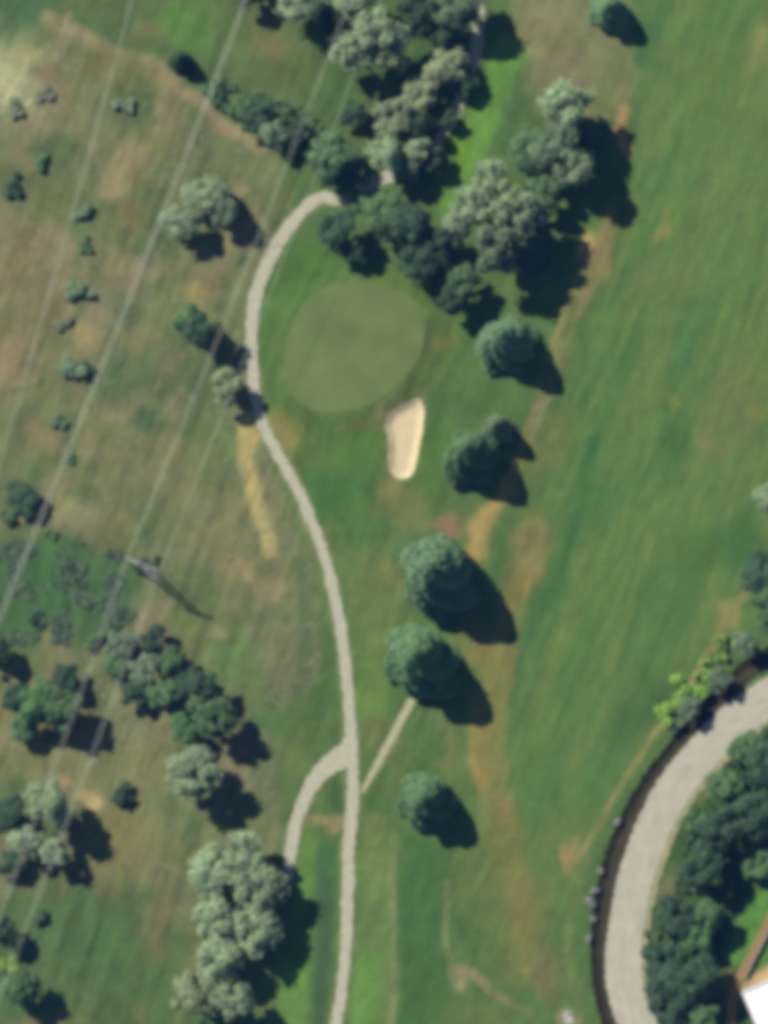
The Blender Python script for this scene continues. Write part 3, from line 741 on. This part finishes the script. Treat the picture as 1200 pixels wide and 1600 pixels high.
 (306,1556,36,'b','olive','pale tree near the bottom edge, left of the two there',BG,1.0),
 (364,1566,34,'b','pale','pale tree near the bottom edge, right of the two there',BG,1.1),
 # right edge and road
 (1212,784,28,'b','pale','very pale tree cut by the right edge beside the fairway',RD,1.0),
 (1188,906,34,'b','dark','dark tree at the right edge above the road',RD,.8),
 (1208,954,34,'b','mid','mid-green tree cut by the right edge above the road',RD,.9),
 (1164,1006,20,'b','grey','grey-green small tree at the upper end of the row along the road',RD,1.0),
 (1126,1064,18,'b','grey','grey-green small tree in the middle of the row along the road',RD,.95),
 (1080,1108,18,'b','grey','grey-green small tree at the lower end of the row along the road',RD,.95),
 (1058,1136,13,'s','grey','small grey bush at the lower end of the row along the road',RD,1.3),
 (1040,1114,21,'s','lime','bright yellow-green bush, lowest of the row along the ditch',RD,1.2),
 (1076,1080,28,'s','lime','bright yellow-green bush, largest of the row along the ditch',RD,1.1),
 (1056,1100,17,'s','lime','yellow-green bush squeezed between the lowest and the largest along the ditch',RD,1.1),
 (1102,1048,17,'s','lime','yellow-green bush just above the largest of the row along the ditch',RD,1.0),
 (1130,1012,18,'s','lime','bright yellow-green bush, uppermost of the row along the ditch',RD,1.1),
 (1166,1170,28,'b','mid','mid-green tree right of the road bend, uppermost of the wood there',RD,.7),
 (1204,1200,36,'b','dark','dark tree cut by the right edge in the wood right of the road',RD,.9),
 (1132,1226,26,'b','mid','mid-green tree on the upper left edge of the wood right of the road',RD,.7),
 (1088,1286,22,'s','fresh','fresh green bush on the verge right of the road',RD,1.1),
 (1128,1296,34,'b','dark','dark tree with the deepest shadow in the wood right of the road',RD,1.2),
 (1180,1276,34,'b','dark','dark tree near the right edge in the upper part of the wood',RD,1.1),
 (1104,1350,32,'b','dark','dark tree in the middle of the wood right of the road',RD,1.0),
 (1190,1346,26,'b','mid','mid-green tree at the right edge above the small lawn',RD,.8),
 (1060,1430,32,'b','dark','dark tree close to the road in the middle of the wood',RD,.8),
 (1088,1468,26,'b','fresh','brighter green tree among the dark ones in the lower wood',RD,.8),
 (1112,1430,24,'b','mid','mid-green tree left of the small lawn',RD,1.1),
 (1040,1500,34,'b','dark','dark tree leaning towards the road in the lower wood',RD,.8),
 (1048,1562,42,'b','dark','large dark tree by the road at the bottom edge',RD,.8),
 (1100,1530,34,'b','dark','dark tree left of the brown wall in the lower wood',RD,1.0),
 (1020,1462,14,'s','mid','low green bush on the road verge in the lower wood',RD,1.0),
 (1100,1600,28,'b','mid','mid-green tree cut by the bottom edge in the lower wood',RD,1.0),
]
for p in PLANTS: plant(*p)

# scrub that reads as one mass: the lush hollow at the left and the foot of the hedge line and woods
def scrub(name, outline, n, size, top, mat, label, seed):
    g = np.random.default_rng(seed)
    pg = np.array([W(*p) for p in outline])
    lo, hi = pg.min(0), pg.max(0)
    p = g.uniform(lo, hi, (n, 2))
    lump = fbm(p[:, 0], p[:, 1], 3.2, seed, 3)
    ok = poly_in(p[:, 0], p[:, 1], pg) & (lump > .47)
    p, lump = p[ok], lump[ok]
    z = height(p[:, 0], p[:, 1]) + g.random(len(p)) * top * np.clip((lump - .45) * 4, .1, 1)
    me = leaf_mesh(name, np.column_stack([p, z]), np.tile([0, 0, .8], (len(p), 1)) + g.normal(0, .45, (len(p), 3)), size)
    me.materials.clear(); me.materials.append(M[mat])
    o = bpy.data.objects.new(name, me); COL.objects.link(o)
    o['kind'] = 'stuff'; o['label'] = label; o['category'] = 'scrub'
scrub('scrub', [(-30,850),(60,838),(120,846),(190,862),(222,895),(215,960),(150,1010),(60,1006),(-30,1010)], 12000, .26, .45, 'scrub', 'rough dark green scrub filling the lush hollow at the left edge', 501)
scrub('undergrowth', [(318,128),(360,120),(420,150),(480,170),(540,230),(520,285),(470,258),(400,212),(345,172)], 9000, .3, 1.5, 'mid', 'green undergrowth along the foot of the hedge line', 502)
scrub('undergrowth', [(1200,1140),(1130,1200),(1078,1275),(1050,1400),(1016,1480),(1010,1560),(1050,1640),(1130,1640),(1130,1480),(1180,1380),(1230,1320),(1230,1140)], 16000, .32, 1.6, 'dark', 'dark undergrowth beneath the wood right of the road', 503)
# low weeds in the dry rough: nobody could count them
def in_rough(x, y): return poly_in(x, y, np.array([W(*p) for p in ROUGH]))
wxp = rng.uniform(-76, -8, 16000); wyp = rng.uniform(-100, 100, 16000)
keep = in_rough(wxp, wyp) & (fbm(wxp, wyp, 10, 131, 3) + rng.normal(0, .05, 16000) > .585)
keep &= (fbm(wxp, wyp, 3, 133, 2) > .42) & ~((wyp < -4) & (wyp > -28) & (wxp < -44)) & (wyp > -68)
wxp, wyp = wxp[keep], wyp[keep]
P3 = np.stack([wxp, wyp, height(wxp, wyp) + rng.uniform(.03, .09, len(wxp))], -1)
wm = leaf_mesh('weeds', P3, np.tile([0, 0, 1.0], (len(P3), 1)) + rng.normal(0, .18, (len(P3), 3)), .34)
wm.materials.clear(); wm.materials.append(M['dry'])
wo = bpy.data.objects.new('weeds', wm); COL.objects.link(wo)
wo['kind'] = 'stuff'; wo['label'] = 'low dull weeds scattered over the dry rough'; wo['category'] = 'weeds'

# ------------------------------------------------------------------ power line
def cable(p0, p1, z0, z1, sag, label, offs=(-.4, 0, .4), rad=.0185):
    a, b = np.array(W(*p0, z0)), np.array(W(*p1, z1))
    L = np.linalg.norm(b - a); d = (b - a) / L; n = np.array([-d[1], d[0]])
    root = empty('overhead_cable', (a[0], a[1], 0))
    k = 48
    path = lambda t: np.array([*( (b - a) * t), z0 + (z1 - z0) * t - sag * 4 * t * (1 - t)])
    for s in offs:
        mb = MB()
        pts = [path(i / k) + np.array([n[0] * s, n[1] * s, 0]) for i in range(k + 1)]
        for q, r in zip(pts[:-1], pts[1:]): mb.bar(q, r, rad, rad, 6)
        mb.build('conductor', M['wire'], root)
    for i in range(4, k, 8):
        c = path(i / k)
        MB().bar(c + np.array([n[0] * .5, n[1] * .5, 0]), c - np.array([n[0] * .5, n[1] * .5, 0]), .03).build('spacer', M['steel'], root)
    tag(root, label, 'cable', 'overhead power cables')
TX, TY = W(236, 896)
dirv = np.array([.38, 1.0]); dirv /= np.linalg.norm(dirv); arm = np.array([dirv[1], -dirv[0]])
TH = 10.5
ends = [(TX - arm[0] * 3.3, TY - arm[1] * 3.3), (TX + arm[0] * 3.3, TY + arm[1] * 3.3)]
toP = lambda e: PIX(e[0], e[1], TH - 1.3)
cable((475, -240), (-95, 1190), 19, 19, 4, 'long pale overhead cable from top edge to left edge, left of the three-tree clump', (-.48, -.16, .16, .48), .023)
cable((275, -260), (-80, 980), 17, 17, 4, 'leftmost overhead cable crossing the upper left rough')
e0, e1 = toP(ends[0]), toP(ends[1])
cable((e0[0] + 400, e0[1] - 1010), e0, 16, TH - 1.3, 3, 'overhead cable reaching the mast from above, on its left arm')
cable((e1[0] + 390, e1[1] - 1010), e1, 16, TH - 1.3, 3, 'overhead cable reaching the mast from above, on its right arm', (-.2, .2), .014)
cable(e0, (e0[0] - 330, e0[1] + 900), TH - 1.3, 15, 3, 'overhead cable leaving the mast downwards from its left arm')
cable(e1, (e1[0] - 345, e1[1] + 900), TH - 1.3, 15, 3, 'overhead cable leaving the mast downwards from its right arm')
def mast():
    root = empty('power_mast', (TX, TY, float(height(TX, TY))), math.atan2(arm[1], arm[0]))
    hb, ht = .75, .32
    cor = [(-1, -1), (1, -1), (1, 1), (-1, 1)]
    at = lambda c, z: (c[0] * (hb + (ht - hb) * z / TH), c[1] * (hb + (ht - hb) * z / TH), z)
    for c in cor: MB().bar(at(c, -.3), at(c, TH), .09, .07, 4).build('leg', M['steel'], root)
    zs = np.linspace(.2, TH - .2, 10)
    for z0, z1 in zip(zs[:-1], zs[1:]):
        for i in range(4):
            c, d = cor[i], cor[(i + 1) % 4]
            MB().bar(at(c, z0), at(d, z1), .045, .045, 4).bar(at(d, z0), at(c, z1), .045, .045, 4).build('brace', M['steel'], root)
    for s in (-1, 1):
        a_ = MB(); tip = (3.3 * s, 0, TH - .6)
        for y in (-.3, .3):
            a_.bar((.3 * s, y, TH - .1), tip, .07, .06, 4).bar((.3 * s, y, TH - 1.1), tip, .07, .06, 4)
        arm_o = a_.build('cross_arm', M['steel'], root)
        ins = MB()
        for i in range(5): ins.bar((3.3 * s, 0, TH - .66 - i * .13), (3.3 * s, 0, TH - .72 - i * .13), .13, .05, 8)
        ins.build('insulator', M['ceramic'], arm_o)
    for c in cor: MB().box(c[0] * hb - .25, c[0] * hb + .25, c[1] * hb - .25, c[1] * hb + .25, -.35, .12).build('footing', M['concrete'], root)
    tag(root, 'slender lattice power mast with two arms, casting a long thin shadow in the rough', 'mast')
mast()
plant(222, 886, 15, 's', 'dark', 'dark bush at the foot of the power mast', RO, 1.1)
plant(240, 876, 11, 's', 'mid', 'small green bush just above the foot of the power mast', RO, 1.0)

# ------------------------------------------------------------------ stones along the ditch
def boulder(px, py, r, label):
    g = np.random.default_rng(int(px * 7 + py))
    V, F = [], []; nu, nv = 8, 5
    for j in range(nv + 1):
        ph_ = math.pi * j / nv - math.pi / 2
        for i in range(nu):
            t = 2 * math.pi * i / nu
            k = r * (1 + g.uniform(-.3, .3))
            V.append((k * math.cos(ph_) * math.cos(t) * 1.15, k * math.cos(ph_) * math.sin(t) * .85, k * math.sin(ph_) * .45))
    for j in range(nv):
        for i in range(nu):
            a = j * nu + i; b = j * nu + (i + 1) % nu
            F.append((a, b, b + nu, a + nu))
    x, y = W(px, py)
    o = mesh_obj('boulder', V, F, M['rock']); o.location = (x, y, float(height(x, y)) + r * .3); o.rotation_euler = (0, 0, g.uniform(0, 6))
    tag(o, label, 'rock', 'grey stones along the ditch')
for a in [(966,1284,.75,'lone pale stone at the upper part of the ditch bank'), (939,1362,.62,'uppermost pale stone of the row on the ditch bank'),
          (929,1392,.8,'middle pale stone of the row on the ditch bank'), (923,1410,1.0,'largest pale stone of the row on the ditch bank'),
          (927,1436,.6,'small grey stone below the largest one on the ditch bank'), (920,1468,.7,'grey stone low on the ditch bank above the bottom bend')]: boulder(*a)

# ------------------------------------------------------------------ house, wall, pad
def house():
    x, y = W(1239, 1602)
    root = empty('house', (x, y, float(height(x, y))), math.radians(-68))
    hw, hd, H = 8.2, 5.6, 3.4
    MB().box(-hw, hw, -hd, hd, -.4, H).build('wall', M['wall'], root)
    b = MB(); b.box(-hw - .5, hw + .5, -hd - .5, hd + .5, H + .003, H + .22)
    rf = b.build('roof', M['roof'], root)
    p = MB()
    for s in (-1, 1):
        p.box(-hw - .5, hw + .5, s * (hd + .5) - .14, s * (hd + .5) + .14, H + .05, H + .5)
        p.box(s * (hw + .5) - .14, s * (hw + .5) + .14, -hd - .36, hd + .36, H + .05, H + .497)
    p.build('parapet', M['roof'], rf)
    MB().box(2.0, 3.4, -.7, .7, H + .2, H + 1.0).build('roof_vent', M['steel'], rf)
    for xx in (-5.4, -1.6, 2.2, 6.0):
        for s in (-1, 1):
            y0, y1 = sorted((s * hd - s * .02, s * (hd + .06)))
            w_ = MB().box(xx - .75, xx + .75, y0, y1, 1.0, 2.3).build('window', M['frame'], root)
            y0, y1 = sorted((s * (hd + .05), s * (hd + .075)))
            MB().box(xx - .66, xx + .66, y0, y1, 1.09, 2.21).build('pane', M['glass'], w_)
    d = MB().box(-hw - .06, -hw + .02, -.55, .55, 0, 2.1).build('door', M['frame'], root)
    MB().box(-hw - .12, -hw - .055, .36, .44, .98, 1.08).build('handle', M['steel'], d)
    tag(root, 'white flat-roofed house cut off by the bottom right corner', 'house')
house()
def low_wall():
    P = spline([(1262,1348),(1226,1408),(1198,1462),(1178,1500),(1165,1528)], .9)
    root = empty('garden_wall', (P[0][0], P[0][1], float(height(*P[0]))))
    g = random.Random(3)
    for i, (a, b) in enumerate(zip(P[:-1], P[1:])):
        d = (b - a); L = np.linalg.norm(d); d = d / L; n = np.array([-d[1], d[0]])
        for lev in range(2):
            w = .24 + g.uniform(-.03, .03); z0 = lev * .42 - (.25 if lev == 0 else 0); z1 = (lev + 1) * .42 - .02 + g.uniform(-.015, .015)
            q0, q1 = a + d * .015, b - d * .015
            V = []
            for z in (z0, z1):
                for q, s in ((q0, -1), (q1, -1), (q1, 1), (q0, 1)):
                    e = q + n * s * w - P[0]; V.append((e[0], e[1], z))
            mesh_obj('stone', V, [(0,3,2,1),(4,5,6,7),(0,1,5,4),(1,2,6,5),(2,3,7,6),(3,0,4,7)], M['stone'], root)
    tag(root, 'low brown stone wall beside a dirt path above the white house', 'wall')
low_wall()
x, y = W(888, 1590)
pad = empty('tee_marker_slab', (x, y, float(height(x, y))), math.radians(10))
MB().box(-.8, .8, -1.2, 1.2, -.3, .08).build('slab', M['concrete'], pad)
MB().box(-.15, .15, .9, 1.2, .12, .75).build('marker_post', M['wall'], pad)
tag(pad, 'small pale concrete slab at the bottom edge left of the ditch', 'slab')

# ------------------------------------------------------------------ the air between the camera and the ground
hz = MB().box(-2600, 2600, -2600, 2600, -6, ALT + 60).build('haze', None)
hm = bpy.data.materials.new('haze_air'); hm.use_nodes = True
hn = hm.node_tree; hn.nodes.clear()
ho = hn.nodes.new('ShaderNodeOutputMaterial'); pv = hn.nodes.new('ShaderNodeVolumePrincipled')
pv.inputs['Color'].default_value = (.12, .35, 1.0, 1); pv.inputs['Density'].default_value = 3.5e-5
hn.links.new(pv.outputs[0], ho.inputs['Volume'])
hz.data.materials.append(hm)
hz['kind'] = 'stuff'; hz['label'] = 'thin bluish air over the whole course'
